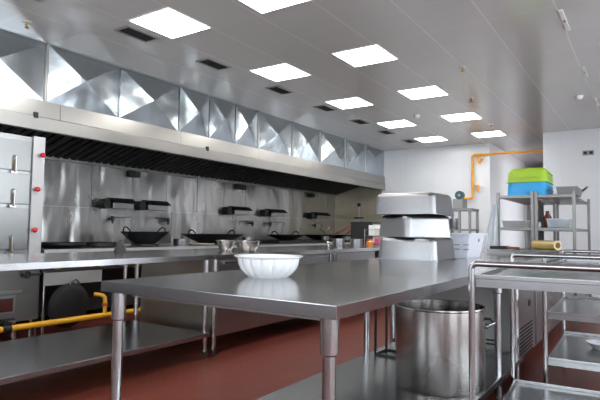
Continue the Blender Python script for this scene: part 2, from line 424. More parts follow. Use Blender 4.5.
# sloping baffle filters: high at the front, low at the wall
y = -2.2; fw = .55; XF0, ZF0, XF1, ZF1 = XD-.09, 2.15, XL+.05, 1.845
dv = Vector((XF1-XF0, 0, ZF1-ZF0)); nv = Vector((-dv.z, 0, dv.x)).normalized()
if nv.z > 0: nv = -nv
while y < YF-.05:
    y1 = min(y+fw, YF-.01); g = MB()
    A, B = Vector((XF0, 0, ZF0)), Vector((XF1, 0, ZF1))
    def lay(p0, p1, ya, yb, h0, h1):
        q = [p0+nv*h0, p1+nv*h0, p1+nv*h1, p0+nv*h1]
        g.hull([(v.x, ya, v.z) for v in q], [(v.x, yb, v.z) for v in q])
    lay(A, B, y, y1, 0, -.006)
    g.mi = 0
    lay(A, B, y, y+.02, 0, .02); lay(A, B, y1-.02, y1, 0, .02)
    yy = y+.05
    while yy < y1-.05:
        g.mi = 0; lay(A, B, yy, yy+.04, .001, .022)
        g.mi = 1; lay(A, B, yy+.0405, yy+.052, .001, .026); yy += .105
    g.mi = 0
    g.build('baffle_filter', [M['filter'], M['filter2']], t); y += fw
MB().box(XL+.012, XL+.06, -2.3, YF-.015, 1.795, 1.838, .004).build('rear_gutter', M['dullst'], t)

# ------------------------------------------------------------------ fittings on the cooking wall
sh = None
sp = [(4.10, 4.585, 'leftmost of all, above the first curved tap'), (4.66, 5.19, 'second from the left, above the first wok'),
      (6.45, 7.05, 'third from the left, right of the large wok'), (7.45, 8.10, 'fourth from the left'), (9.02, 9.72, 'farthest right, above the pans with handles')]
for y0, y1, lab in sp:
    t = thing('heat_shield_box', 'black topped steel box on the splashback, ' + lab, 'wall box', (XL, y0, 1.25), 'black topped boxes on the splashback')
    w_ = y1-y0; m0 = y0+.27*w_
    g = MB(); g.box(XL-.002, XL+.14, m0, y1-.03, 1.258, 1.33, .004); g.build('body', M['pansteel'], t)
    g = MB(); g.prism([(XL-.002, 1.40), (XL+.10, 1.395), (XL+.19, 1.332), (XL-.002, 1.332)], 'Y', m0-.01, y1-.01); g.build('sloping_lid', M['black'], t)
    g = MB(); g.prism([(y0+.03, 1.25), (y0, 1.30), (y0+.03, 1.375), (y0+.15*w_+.03, 1.375), (y0+.15*w_+.03, 1.25)], 'X', XL-.002, XL+.12); g.build('side_box', M['black'], t)
    MB().box(XL+.13, XL+.137, y0+.2*w_, y0+.2*w_+.01, 1.26, 1.36).build('bracket', M['dullst'], t) if False else None
tp = [(4.28, 4.56, 1, 'below the first black topped box'), (4.90, 5.23, -1, 'above the first wok'), (6.76, 7.17, -1, 'right of the large wok'),
      (7.70, 8.08, 1, 'fourth from the left along the splashback'), (9.25, 9.45, 1, 'farthest along, behind the pans with long handles')]
for y0, y1, s_, lab in tp:
    t = thing('wall_tap', 'curved black wall tap with swing spout, ' + lab, 'tap', (XL, (y0+y1)/2, 1.05), 'swing taps on the splashback')
    yv = y0 if s_ > 0 else y1; ye = y1 if s_ > 0 else y0
    g = MB(); g.cyl((XL+.005, yv, 1.12), (XL+.07, yv, 1.12), .016).cyl((XL+.07, yv, 1.09), (XL+.07, yv, 1.155), .022)
    g.build('valve', M['black'], t)
    d = 1 if ye > yv else -1
    g = MB(); g.tube([(XL+.07, yv, 1.14), (XL+.09, yv+.02*d, 1.15), (XL+.12, ye-.03*d, 1.15), (XL+.125, ye-.008*d, 1.142), (XL+.125, ye, 1.12), (XL+.125, ye, 1.085)], .011)
    g.build('spout', M['dullst'], t)
    MB().cyl((XL+.07, yv-.0, 1.06), (XL+.07, yv, 1.092), .012).build('handle', M['black'], t)
for y0, y1, lab in ((4.52, 4.70, 'nearest, at the seam above the first boxes'), (6.74, 6.97, 'middle one under the hood'), (9.07, 9.35, 'farthest, with a bright face')):
    t = thing('junction_box', 'small dark electric box high on the splashback, ' + lab, 'electric box', (XL, y0, 1.70), 'dark electric boxes below the hood')
    MB().box(XL-.002, XL+.09, y0, y0+(y1-y0)*.45, 1.70, 1.785, .005).build('housing', M['black'], t)
    MB().box(XL-.002, XL+.08, y0+(y1-y0)*.5, y1, 1.70, 1.78, .005).build('cover', M['rubber'] if 'bright' not in lab else M['pansteel'], t)
    MB().cyl((XL+.02, y0+(y1-y0)*.47, 1.74), (XL+.02, y0+(y1-y0)*.47, 1.79), .008).build('conduit', M['dullst'], t)
# cross-shaped gas valve on far wall
t = thing('wall_valve', 'dark cross shaped valve on the brownish end wall behind the range', 'valve', (-5.28, YF-.01, 1.1))
MB().cyl((-5.28, YF-.03, 1.0), (-5.28, YF-.03, 1.62), .012).build('pipe', M['dullst'], t)
MB().cyl((-5.38, YF-.045, 1.30), (-5.16, YF-.045, 1.30), .014).cyl((-5.28, YF-.03, 1.30), (-5.28, YF-.06, 1.30), .02).build('handle', M['black'], t)
MB().box(-5.31, -5.25, YF-.05, YF-.011, 1.55, 1.62).build('bracket', M['black'], t)

# ------------------------------------------------------------------ steaming cabinet at the far left
YS0, YS1, XS = 1.10, 2.655, XD+.02
t = thing('steam_cabinet', 'tall stainless steaming cabinet with red knobs at the left edge under the hood', 'steam cabinet', (XS-.4, 1.9, 0))
MB().box(XL+.12, XS-.02, YS0, YS1-.005, .165, 1.82).build('body', M['steel'], t)
zs = [(.74, 1.135), (1.19, 1.50), (1.555, 1.79)]
zs = [(.795, 1.165), (1.20, 1.475), (1.50, 1.78)]
for z0, z1 in zs:
    d = MB(); d.box(XS-.02, XS, YS0+.01, 2.535, z0, z1, .006); dd = d.build('door', M['cab'], t)
    h = MB(); zb = z0-.06
    h.tube([(XS+.004, 2.385, zb+.045), (XS+.03, 2.385, zb+.05), (XS+.035, 2.385, zb+.18), (XS+.002, 2.385, zb+.19)], .008)
    h.box(XS, XS+.016, 2.355, 2.41, zb+.03, zb+.05) ; h.build('handle', M['tube'], dd)
    MB().box(XS+.0, XS+.02, 2.39, 2.402, zb+.05, zb+.16).build('latch', M['brass'], dd)
MB().box(XS-.02, XS+.012, 2.545, 2.655, .735, 1.83, .004).build('side_column', M['satin'], t)
for y_, z_ in ((2.635, 1.66), (2.60, 1.342), (2.59, .972)):
    k_ = MB(); k_.cyl((XS+.012, y_-.02, z_), (XS+.035, y_-.02, z_), .008).sphere((XS+.048, y_-.02, z_), .024); k_.build('knob', M['red'], t)
MB().box(XS-.02, XS+.012, YS0, YS1, .165, .72, .004).build('burner_box', M['dullst'], t)
MB().box(XS+.012, XS+.02, YS0+.2, 2.50, .41, .44, .003).build('ledge', M['steel'], t)
wq = MB().box(XS+.012, XS+.018, YS0+.3, 2.44, .245, .40).build('window_frame', M['steel'], t)
MB().box(XS+.018, XS+.020, YS0+.32, 2.42, .26, .375).build('window_glass', M['glassd'], wq)
g = MB(); g.cyl((XS+.012, 2.50, .575), (XS+.05, 2.50, .575), .012).tube(arc((XS+.05, 2.52, .575), .026, 0, 2*PI, 14, 'YZ')[:-1], .008, closed=True).cyl((XS+.05, 2.54, .572), (XS+.05, 2.64, .572), .010)
g.build('gas_valve', M['black'], t)
for y_ in (YS0+.05, 2.47, 2.62):
    MB().cyl((XS-.05, y_, 0), (XS-.05, y_, .166), .022).build('leg', M['tube'], t)
for y_ in (YS0+.05, 2.6):
    MB().cyl((XL+.12, y_, 0), (XL+.12, y_, .166), .022).build('leg', M['tube'], t)

# ------------------------------------------------------------------ gas ranges along the wall
def gas_range(y0, y1, label, rings, strip=True):
    t = thing('gas_range', label, 'gas range', (XD-.5, (y0+y1)/2, 0), 'gas ranges under the hood')
    MB().box(XL+.02, XD, y0+.003, y1-.003, .748, .79, .004).build('worktop', M['steel'], t)
    MB().box(XL+.05, XD-.42, y0+.01, y1-.01, .10, .747).build('burner_housing', M['dark'], t)  # dark colour stands for the shade in the open cavity
    a = MB(); a.box(XD-.024, XD-.012, y0+.02, min(y1-.02, y0+.64), .45, .57, .003); a.build('drip_drawer', M['satin'], t)
    MB().box(XD+.0005, XD+.008, y0+.003, y1-.003, .745, .789, .002).build('front_rail', M['satin'], t)  # window light on the range front is put into the pale colour
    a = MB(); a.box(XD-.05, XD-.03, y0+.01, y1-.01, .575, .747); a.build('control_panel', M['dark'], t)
    n = 0; yy = y0+.15
    while yy < y1-.1:
        MB().cyl((XD-.03, yy, .61), (XD+.005, yy, .61), .012).box(XD+.0, XD+.012, yy-.03, yy+.03, .604, .618, .003).build('gas_tap', M['brass'] if n % 2 == 0 else M['redor'], t)
        yy += .24; n += 1
    for yy in (y0+.05, y1-.05):
        for xx in (XD-.06, XL+.12): MB().cyl((xx, yy, 0), (xx, yy, .748 if xx > -5 else .101), .02).build('leg', M['tube'], t)
    if y0 > 6:
        MB().box(XD-.85, XD-.22, y0+.06, y1-.06, .7905, .835, .01).build('pan_support', M['black'], t)
    for (x, y, r, h) in rings:
        g = MB(); g.lathe([(r*.72, .791), (r, .791), (r*.97, .79+h), (r*.80, .79+h), (r*.72, .80)], (x, y, 0), 28)
        g.build('burner_ring', M['black'], t)
    return t
gas_range(2.70, 4.85, 'gas range nearest the camera, carrying the first black wok', [(-5.2, 3.22, .25, .02), (-5.2, 4.30, .17, .022)])
gas_range(4.85, 6.65, 'gas range carrying the widest black wok', [(-5.2, 5.50, .22, .022)])
gas_range(6.65, 8.30, 'gas range with a shallow wok, behind the white fluted bowl', [])
gas_range(8.30, 10.15, 'farthest gas range by the end wall, with pans with long handles', [])

def make_wok(cx, cy, zr, R, h, label, hand='loops', group='black iron woks on the ranges', tilt=None):
    t = thing('wok', label, 'wok', (cx, cy, zr-h), group)
    pr = []; n = 10
    for i in range(n+1):
        a = i/n; pr.append((R*(a**.9), zr-h + h*max(0, (a-.3)/.7)**1.15))
    inner = [(max(0, r-.006), z+.005) for r, z in pr][::-1]
    MB().lathe([(0, zr-h)]+pr[1:]+[(R+.004, zr+.004)]+inner[:-1]+[(0, zr-h+.006)], (cx, cy, 0), 44).build('bowl', M['black'], t)
    if hand == 'loops':
        for s_ in (-1, 1):
            g = MB(); y_ = cy+s_*R*.88
            g.tube([(cx+.07*math.cos(a)*1.0, y_+s_*.035*math.sin(a), zr-.015+.075*math.sin(a)) for a in [PI*i/10 for i in range(11)]], .0085)
            o = g.build('handle', M['black'], t)
    return t
make_wok(-5.2, 4.29, .955, .29, .158, 'black wok with two loop handles, first on the range from the left')
make_wok(-5.2, 5.50, .93, .44, .136, 'widest black wok, behind the small steel bowls')
make_wok(-5.2, 7.30, .925, .33, .088, 'shallow black wok on the range behind the white fluted bowl')
w9 = make_wok(-5.2, 8.42, .925, .32, .088, 'far black pan with a pale ladle lying in it', 'none')
w10 = make_wok(-5.2, 9.25, .925, .33, .088, 'farthest black pan, nearest the end wall', 'none')
# long wooden handles on the far pans
for w_, p0, p1 in ((w9, (-5.08, 8.67, .915), (-4.93, 9.26, 1.13)), (w10, (-5.02, 9.04, .915), (-4.93, 9.44, 1.12))):
    p0, p1 = Vector(p0), Vector(p1)
    MB().cyl(p0, p0.lerp(p1, .25), .012).cyl(p0.lerp(p1, .25), p1, .022, .017).build('long_handle', M['wood'], w_)
def ladle(p, q, label, r=.055):
    t = thing('ladle', label, 'ladle', p, None)
    p, q = Vector(p), Vector(q)
    MB().tube([p, p.lerp(q, .5)+Vector((0, 0, .01)), q], .009).build('handle', M['pansteel'], t)
    MB().lathe([(0, -.03), (r*.7, -.02), (r, .01), (r*.93, .01), (r*.6, -.014), (0, -.024)], tuple(p), 20).build('scoop', M['pansteel'], t)
ladle((-5.1, 8.55, .885), (-5.0, 8.12, 1.04), 'pale steel ladle leaning in the far black pan', .07)
ladle((-5.15, 8.40, .885), (-5.05, 8.55, 1.09), 'steel ladle with dark upright handle in the far black pan', .05)

def pot(cx, cy, z, R, h, name, label, m='pansteel', group=None, handles=True, lid=False, cat='pot'):
    t = thing(name, label, cat, (cx, cy, z), group)
    MB().lathe([(0, z), (R*.94, z), (R, z+.012), (R, z+h), (R+.006, z+h+.003), (R-.006, z+h), (R-.006, z+.01), (0, z+.01)], (cx, cy, 0), 36).build('body', M[m], t)
    if handles:
        for s_ in (-1, 1):
            MB().tube([(cx+.04, cy+s_*R, z+h*.7), (cx+.035, cy+s_*(R+.035), z+h*.74), (cx-.035, cy+s_*(R+.035), z+h*.74), (cx-.04, cy+s_*R, z+h*.7)], .006, 8).build('handle', M[m], t)
    if lid:
        MB().lathe([(0, z+h+.03), (R*.6, z+h+.022), (R*1.0, z+h+.004), (0, z+h+.0035)], (cx, cy, 0), 30).cyl((cx, cy, z+h+.028), (cx, cy, z+h+.05), .012).build('lid', M[m], t)
    return t
pot(-4.9, 4.62, .79, .10, .085, 'saucepan', 'small shiny steel pot on the range right of the first wok', handles=False)
o = MB().lathe([(0, .79), (.14, .79), (.17, .81), (.165, .815), (0, .80)], (-4.88, 4.96, 0), 30).build('plate', M['cream']); tag(o, 'beige shallow dish on the range between the two big woks', 'dish')
pot(-4.95, 5.98, .79, .085, .10, 'steel_pot', 'small bright pot on the range behind the steel bowls', handles=False)
pot(-5.05, 3.55, .79, .17, .05, 'flat_pan', 'low black pan on the range left of the first wok', m='black', handles=False, cat='pan')
pot(-5.05, 3.10, .8115, .24, .03, 'griddle_plate', 'flat black griddle lying beside the steaming cabinet', m='black', handles=False, cat='griddle')

# yellow gas main, its riser and valve
t = thing('gas_pipe', 'yellow gas pipe running low in front of the ranges', 'gas pipe', (XD+.08, 2.4, .09))
MB().tube([(XD+.07, -.4, .125), (XD+.07, 2.4, .12), (XD+.07, 5.6, .115)], .026, 16).build('main', M['yellow'], t)
MB().tube([(XD+.07, 3.33, .125), (XD+.07, 3.33, .25), (XD+.07, 3.325, .29), (XD+.06, 3.31, .315), (XD+.03, 3.28, .325), (XD-.0, 3.25, .33)], .02, 12).build('riser', M['yellow'], t)
MB().box(XD+.05, XD+.11, 3.42, 3.50, .15, .21, .008).build('tap_handle', M['yellow'], t)
MB().lathe([(0, .21), (.028, .21), (.03, .225), (.028, .24), (0, .24)], (XD+.07, 3.33, 0), 14).build('union', M['redor'], t)
g = MB(); g.cyl((XD+.07, 2.35, .09), (XD+.07, 2.35, .20), .02).box(XD+.05, XD+.09, 2.30, 2.42, .19, .205, .004).cyl((XD+.07, 2.39, .12), (XD+.07, 2.32, .121), .036)
g.build('valve', M['black'], t)
for yy in (.8, 2.6, 4.9):
    MB().box(XD+.055, XD+.085, yy-.01, yy+.01, 0, .10).build('bracket', M['dullst'], t)
# wok leaning against the range base
t = thing('wok', 'sooty black wok leaning upright under the first range, behind the yellow pipe', 'wok', (XD-.1, 2.98, 0), None)
R = .215; prof = []
for i in range(11): a = i/10; prof.append((R*math.sin(a*PI/2*.86)/math.sin(PI/2*.86), .065*(a**2)))
g = MB(); g.lathe([(0, 0)]+prof[1:]+[(r-.005, z+.004) for r, z in prof[::-1][:-1]]+[(0, .006)], (0, 0, 0), 40)
mt = Matrix.Translation(Vector((XD+.062, 2.98, .243))) @ Matrix.Rotation(math.radians(-87), 4, 'Y')
bmesh.ops.transform(g.bm, matrix=mt, verts=g.bm.verts); g.build('bowl', M['sootwok'], t)
g = MB(); g.tube([(XD+.014, 3.02+.05*math.cos(a), .43+.055*math.sin(a)) for a in [PI*i/10 for i in range(11)]], .009)
bmesh.ops.translate(g.bm, vec=(-.0, 0, .01), verts=g.bm.verts); g.build('handle', M['dullst'], t)
for v in ():
    pass

# ------------------------------------------------------------------ generic steel worktable pieces
def leg(cx, cy, z0, z1, parent, r=.019, sleeve=True, foot=True):
    MB().cyl((cx, cy, z0+(.03 if foot else 0)), (cx, cy, z1), r, n=24).build('leg', M['tube'], parent)
    lo = parent.children[-1]
    if sleeve: MB().lathe([(r+.001, z1-.105), (r+.007, z1-.10), (r+.008, z1-.001), (r+.001, z1-.001)], (cx, cy, 0), 24).build('sleeve', M['tube'], lo)
    if foot: MB().lathe([(0, z0), (r*.8, z0), (r*1.05, z0+.012), (r*1.05, z0+.05), (r*.9, z0+.055), (0, z0+.055)], (cx, cy, 0), 20).build('foot', M['rubber'], lo)
def top_slab(x0, x1, y0, y1, z, th, parent, name='tabletop', m='table'):
    g = MB(); g.box(x0, x1, y0, y1, z-th, z, .003)
    return g.build(name, M[m], parent)

# prep tables in the middle aisle, in front of the ranges
XP0, XP1 = -3.87, -2.87
t = thing('prep_table', 'long open steel worktable with lower shelf at the left, in front of the ranges', 'worktable', (-3.37, 1.7, 0), 'prep tables in front of the ranges')
top_slab(XP0, XP1, .2, 3.055, .80, .04, t, m='prep')
MB().box(XP0+.12, XP1+.02, .25, 3.0, .165, .20, .003).build('lower_shelf', M['shelfst'], t)
for (x, y) in ((-2.885, .5), (-2.885, 2.99), (XP0+.03, .5), (XP0+.03, 2.97)): leg(x, y, 0, .76, t, r=.017)
def prep_cabinet(y0, y1, label, nd):
    t = thing('prep_cabinet', label, 'cabinet', (-3.37, (y0+y1)/2, 0), 'prep tables in front of the ranges')
    top_slab(XP0, XP1, y0, y1, .80, .04, t, m='prep')
    ya, yb = y0+.055, y1-.055
    MB().box(XP0+.06, XP1-.045, ya, yb, .14, .759).build('body', M['panelbr'], t)
    n = nd; wv = (yb-ya)/n
    for i in range(n):
        a, b = ya+wv*i+.008, ya+wv*(i+1)-.008
        d = MB().box(XP1-.045, XP1-.028, a, b, .65, .75, .004).build('drawer', M['steel'], t)
        MB().box(XP1-.028, XP1-.012, a+.08, b-.05, .722, .738, .003).build('handle', M['tube'], d)
        d = MB().box(XP1-.045, XP1-.028, a, b, .15, .64, .004).build('door', M['steel'], t)
        MB().box(XP1-.028, XP1-.016, b-.05, b-.035, .42, .56, .003).build('handle', M['tube'], d)
    for x in (XP1-.022, XP0+.03):
        for y in (y0+.03, y1-.03): leg(x, y, 0, .76, t, r=.019)
prep_cabinet(3.065, 4.95, 'steel cabinet counter with drawers and doors, right of the open prep table', 3)
t = thing('prep_table', 'open steel prep table behind the white fluted bowl, right of the cabinet counter', 'worktable', (-3.37, 6, 0), 'prep tables in front of the ranges')
top_slab(XP0, XP1, 4.96, 6.9, .80, .04, t, m='prep')
MB().box(XP0+.1, XP1-.04, 5.0, 6.85, .165, .20, .003).build('lower_shelf', M['shelfst'], t)
MB().box(XP1-.03, XP1-.015, 5.05, 6.0, .66, .755, .003).build('apron', M['steel'], t)
for (x, y) in ((-2.89, 5.0), (-2.89, 6.86), (XP0+.05, 5.0), (XP0+.05, 6.86)): leg(x, y, 0, .76, t)
prep_cabinet(6.91, 8.9, 'farthest steel cabinet counter, hidden partly by the stacked pans', 3)

# steel bowls on the prep counter
def steel_bowl(cx, cy, z, R, h, label):
    o = MB().lathe([(0, z), (R*.55, z), (R*.60, z+.004), (R*.86, z+h*.5), (R*.96, z+h*.98), (R*1.04, z+h), (R*1.03, z+h+.003), (R*.94, z+h*.97), (R*.83, z+h*.5), (R*.55, z+.01), (0, z+.008)], (cx, cy, 0), 40).build('mixing_bowl', M['pot'])
    tag(o, label, 'bowl', 'steel bowls on the prep counter')
steel_bowl(-3.34, 3.72, .8, .092, .098, 'smaller of two steel bowls on the prep counter, at the left')
steel_bowl(-3.09, 3.74, .8, .12, .096, 'larger of two steel bowls on the prep counter, at the right')
o = MB().lathe([(0, .8), (.05, .8), (.052, .805), (.034, .86), (.02, .885), (.008, .892), (.008, .90), (0, .90)], (-3.70, 2.80, 0), 24).build('funnel', M['dark'])
tag(o, 'small dark cone shaped lid standing on the prep table left of the woks', 'lid')
o = MB().sphere((-3.70, 2.80, .912), .013, 14).build('steel_ball', M['tube'])
bpy.data.objects.remove(o)
pot(-3.33, 5.86, .8, .075, .105, 'steel_pot', 'left of two small steel pots on the far prep table', handles=False, group='small pots on the far prep table')
pot(-3.20, 6.10, .8, .080, .10, 'steel_pot', 'right of two small steel pots, beside the orange jar', handles=False, group='small pots on the far prep table')
t = thing('bowl_on_stand', 'tiny bright steel cup on a foot, left of the small pots', 'cup', (-3.3, 5.55, .8))
MB().lathe([(0, .8), (.035, .8), (.01, .81), (.009, .84), (.04, .85), (.055, .875), (.05, .875), (0, .85)], (-3.3, 5.55, 0), 24).build('cup_body', M['tube'], t)
pot(-4.86, 8.05, .836, .07, .07, 'steel_pot', 'small shiny pot on the black supports left of the long handles', handles=False)
pot(-4.86, 8.85, .836, .08, .06, 'steel_pot', 'small shiny pot on the black supports below the long handles', handles=False)
# condiments at the end of the prep table
t = thing('sauce_jar', 'orange sauce jar with dark lid beside the small pots', 'jar', (-3.10, 6.30, .8))
MB().lathe([(0, .8), (.045, .8), (.05, .81), (.05, .865), (.035, .88), (.035, .89), (0, .89)], (-3.10, 6.30, 0), 24).build('glass_body', M['jar'], t)
MB().lathe([(0, .89), (.038, .89), (.038, .905), (0, .905)], (-3.10, 6.30, 0), 20).build('lid', M['redor'], t)
t = thing('spice_rack', 'small wire rack crowded with printed packets beside the stacked pans', 'rack', (-3.15, 6.6, .8))
g = MB(); x0, x1, y0, y1 = -3.24, -3.02, 6.42, 6.74
for z in (.83, .93, 1.03): g.tube([(x0, y0, z), (x1, y0, z), (x1, y1, z), (x0, y1, z)], .0025, 6, closed=True)
for (x, y) in ((x0, y0), (x1, y0), (x1, y1), (x0, y1)): g.cyl((x, y, .8), (x, y, 1.04), .003, n=8)
g.box(x0, x1, y0, y1, .826, .83); g.box(x0, x1, y0, y1, .946, .95); g.build('frame', M['tube'], t)
cols = ['pack1', 'pack3', 'pack2', 'pack1', 'pack3', 'pack2', 'pack3']
descr = {'pack1': 'pink', 'pack2': 'green', 'pack3': 'pale'}
n = 0
for lv, zz in (('lower', .8302), ('upper', .9502)):
    for i in range(4):
        c = cols[n % 7]; yy = 6.435 + i*.075; n += 1
        o = MB().box(-3.10, -3.035, yy, yy+.062, zz, zz+(.085 if lv == 'lower' else .10)-.01*(i % 2), .008).build('food_packet', M[c])
        tag(o, '%s printed packet, %s from the left on the %s shelf of the rack' % (descr[c], ['first', 'second', 'third', 'fourth'][i], lv), 'packet', 'printed packets in the wire rack')
o = MB().box(-3.22, -3.12, 6.50, 6.72, .9502, 1.09, .004).build('carton', M['plastw']); tag(o, 'plain white carton standing at the back of the packet rack', 'carton')
t = thing('control_cabinet', 'dark grey metal cabinet standing on the farthest counter behind the packets', 'cabinet', (-3.5, 7.6, .8))
MB().box(-3.85, -3.49, 7.15, 7.75, .8, 1.15, .006).build('body', M['rubber'], t)
MB().box(-3.489, -3.482, 7.18, 7.72, .83, 1.12, .003).build('door', M['greypl'], t)

# ------------------------------------------------------------------ big near table
TX0, TX1, TY0, TY1 = -1.72, -.70, 1.222, 3.725
t = thing('worktable', 'large shiny steel worktable in the foreground with round legs and lower shelf', 'worktable', ((TX0+TX1)/2, 2.4, 0))
g = MB(); g.box(TX0, TX1, TY0, TY1, .762, .80, .0012); g.build('tabletop', M['table'], t)
MB().box(TX0+.08, TX1-.08, TY0+.08, TY1-.08, .74, .761).build('underframe', M['dullst'], t)
MB().box(TX0+.155, TX1-.004, TY0+.04, TY1-.02, .165, .20, .003).build('lower_shelf', M['shelfst'], t)
for (x, y) in ((-.745, 1.265), (-1.667, 1.265), (-.735, 3.15), (-1.53, 3.07)):
    leg(x, y, 0, .76, t, r=.019)
for (x, y) in ((-.745, TY1-.04), (-1.62, TY1-.04)): leg(x, y, 0, .76, t, r=.019)

# fluted white bowl
t_ = 18
def flute(a, k):
    amp = [0, 0, .0, .03, .045, .04, .02, 0, 0, 0, 0, 0, 0, 0][min(k, 13)]
    return 1 - amp*(1-abs(math.sin(a*t_/2)))**1.5*1.6
cx, cy, z = -1.37, 1.80, .8
prof = [(0, z+.004), (.074, z+.004), (.076, z), (.084, z), (.100, z+.012), (.119, z+.032), (.130, z+.056), (.133, z+.080), (.148, z+.087), (.149, z+.091), (.131, z+.088), (.124, z+.056), (.098, z+.020), (0, z+.012)]
def flute(a, k):
    amp = {4: .03, 5: .05, 6: .05, 7: .02}.get(k, 0)
    return 1 - amp*(1-abs(math.sin(a*8)))**2*1.6
o = MB().lathe(prof, (cx, cy, 0), 216, flute).build('fluted_bowl', M['white'])
tag(o, 'white fluted bowl with a flared rim on the foreground worktable', 'bowl')

# upturned pans
def pan_mesh(L, W, h, r=.045, rt=.035):
    """open food pan, upside down: rim at z=0, rounded base on top"""
    def loop(l, w, rr, z, n=6):
        pts = []
        for sx, sy, a0 in ((1, 1, 0), (-1, 1, PI/2), (-1, -1, PI), (1, -1, 3*PI/2)):
            for i in range(n+1):
                a = a0+PI/2*i/n; pts.append((sx*(l/2-rr)+rr*math.cos(a), sy*(w/2-rr)+rr*math.sin(a), z))
        return pts
    g = MB(); rings = []
    prof = [(-.004, 0, 0), (-.004, .004, 0), (.008, .005, 0), (.018, h-rt, 0)]
    for i in range(1, 7):
        a = PI/2*i/6; prof.append((.018+rt*(1-math.cos(a)), h-rt+rt*math.sin(a), 0))
    for ins, z, _ in prof:
        rings.append([g.bm.verts.new(p) for p in loop(L-2*ins, W-2*ins, max(.012, r), z)])
    # inside shell
    for ins, z in ((.004+.012, 0.0),):
        inner = [g.bm.verts.new(p) for p in loop(L-2*ins, W-2*ins, r, z)]
    n = len(rings[0])
    for a, b in zip(rings, rings[1:]):
        for i in range(n):
            f = g._f([a[i], a[(i+1) % n], b[(i+1) % n], b[i]]); f.smooth = True
    f = g._f(rings[-1]); f.smooth = True
    top_in = [g.bm.verts.new(p) for p in loop(L-.07, W-.07, r, h-.012)]
    for a, b in ((rings[0], inner), (inner, top_in)):
        for i in range(n): g._f([b[i], b[(i+1) % n], a[(i+1) % n], a[i]])
    g._f(top_in[::-1])
    return g
pans = [(-1.465, 3.775, .8, .475, .46, .165, math.radians(-1), 'bottom'), (-1.49, 3.80, .966, .475, .37, .165, math.radians(63), 'middle, turned askew'), (-1.485, 3.77, 1.132, .50, .43, .16, math.radians(-2), 'top')]
for x, y, z, L_, W_, h_, rz, lab in pans:
    o = pan_mesh(L_, W_, h_).build('food_pan', M['pansteel'], base=(0, 0, 0)); o.location = (x, y, z); o.rotation_euler = (0, 0, rz)
    tag(o, 'deep steel food pan upside down, %s of the stack of three' % lab, 'food pan', 'stack of upturned steel pans')

# white crate
t = thing('plastic_crate', 'white plastic crate beside the stacked steel pans', 'crate', (-1.31, 4.40, .8))
def taper(x0, x1, y0, y1, z0, z1, d, w_=.006):
    g = MB()
    bo = [(x0+d, y0+d, z0), (x1-d, y0+d, z0), (x1-d, y1-d, z0), (x0+d, y1-d, z0)]
    to = [(x0, y0, z1), (x1, y0, z1), (x1, y1, z1), (x0, y1, z1)]
    bi = [(x0+d+w_, y0+d+w_, z0+.006), (x1-d-w_, y0+d+w_, z0+.006), (x1-d-w_, y1-d-w_, z0+.006), (x0+d+w_, y1-d-w_, z0+.006)]
    ti = [(x0+w_, y0+w_, z1), (x1-w_, y0+w_, z1), (x1-w_, y1-w_, z1), (x0+w_, y1-w_, z1)]
    V = [[g.bm.verts.new(p) for p in q] for q in (bo, to, ti, bi)]
    for a, b in zip(V, V[1:]):
        for i in range(4): g._f([a[i], a[(i+1) % 4], b[(i+1) % 4], b[i]])
    g._f(V[0][::-1]); g._f(V[3]); return g
taper(-1.48, -1.16, 4.09, 4.53, .801, .985, .03).build('tub', M['whitepl'], t)
g = MB(); x0, x1, y0, y1 = -1.50, -1.14, 4.07, 4.55
g.box(x0, x1, y0, y0+.022, .985, 1.0, .003); g.box(x0, x1, y1-.022, y1, .985, 1.0, .003); g.box(x0, x0+.022, y0+.022, y1-.022, .985, 1.0, .003); g.box(x1-.022, x1, y0+.022, y1-.022, .985, 1.0, .003)
g.build('rim', M['whitepl'], t)
g = MB()
for i in range(4):
    for zz in (.87, .905): g.box(-1.42+.07*i, -1.38+.07*i, 4.096, 4.110, zz, zz+.007)
g.build('hand_slots', M['greypl'], t)
MB().box(-1.176, -1.164, 4.36, 4.40, .93, .96, .003).build('tag', M['greypl'], t)

# stock pot on the lower shelf
px, py = -.938, 2.74
t = thing('stock_pot', 'huge open steel stock pot on the lower shelf of the foreground worktable', 'stock pot', (px, py, .2))
z = .2005; R = .228; h = .415
MB().lathe([(0, z), (R*.97, z), (R, z+.012), (R, z+h-.01), (R+.005, z+h-.004), (R+.004, z+h+.002), (R-.006, z+h), (R-.008, z+.012), (0, z+.012)], (px, py, 0), 72).build('body', M['pot'], t)
for a in (math.radians(40),):
    c, s_ = math.cos(a), math.sin(a); q = lambda r, w_, zz: (px+c*r-s_*w_, py+s_*r+c*w_, zz)
    hd = MB().tube([q(R, .07, z+h-.10), q(R+.045, .065, z+h-.085), q(R+.055, .0, z+h-.075), q(R+.045, -.065, z+h-.085), q(R, -.07, z+h-.10)], .007, 10).build('handle', M['tube'], t)
    for sg in (.07, -.07): MB().sphere(q(R+.001, sg, z+h-.10), .014, 10).build('rivet', M['tube'], hd)
# dark square frame on lower shelf
g = MB(); x0, x1, y0, y1, z0, z1 = -1.50, -1.335, 3.12, 3.30, .2005, .62
e = .012
for (x, y) in ((x0, y0), (x1-e, y0), (x0, y1-e), (x1-e, y1-e)): g.box(x, x+e, y, y+e, z0, z1)
for zz in (z0, z1-e):
    g.box(x0+e, x1-e, y0, y0+e, zz, zz+e); g.box(x0+e, x1-e, y1-e, y1, zz, zz+e)
    g.box(x0, x0+e, y0+e, y1-e, zz, zz+e); g.box(x1-e, x1, y0+e, y1-e, zz, zz+e)
o = g.build('metal_frame', M['black']); tag(o, 'thin black square metal frame left of the stock pot on the lower shelf', 'frame')

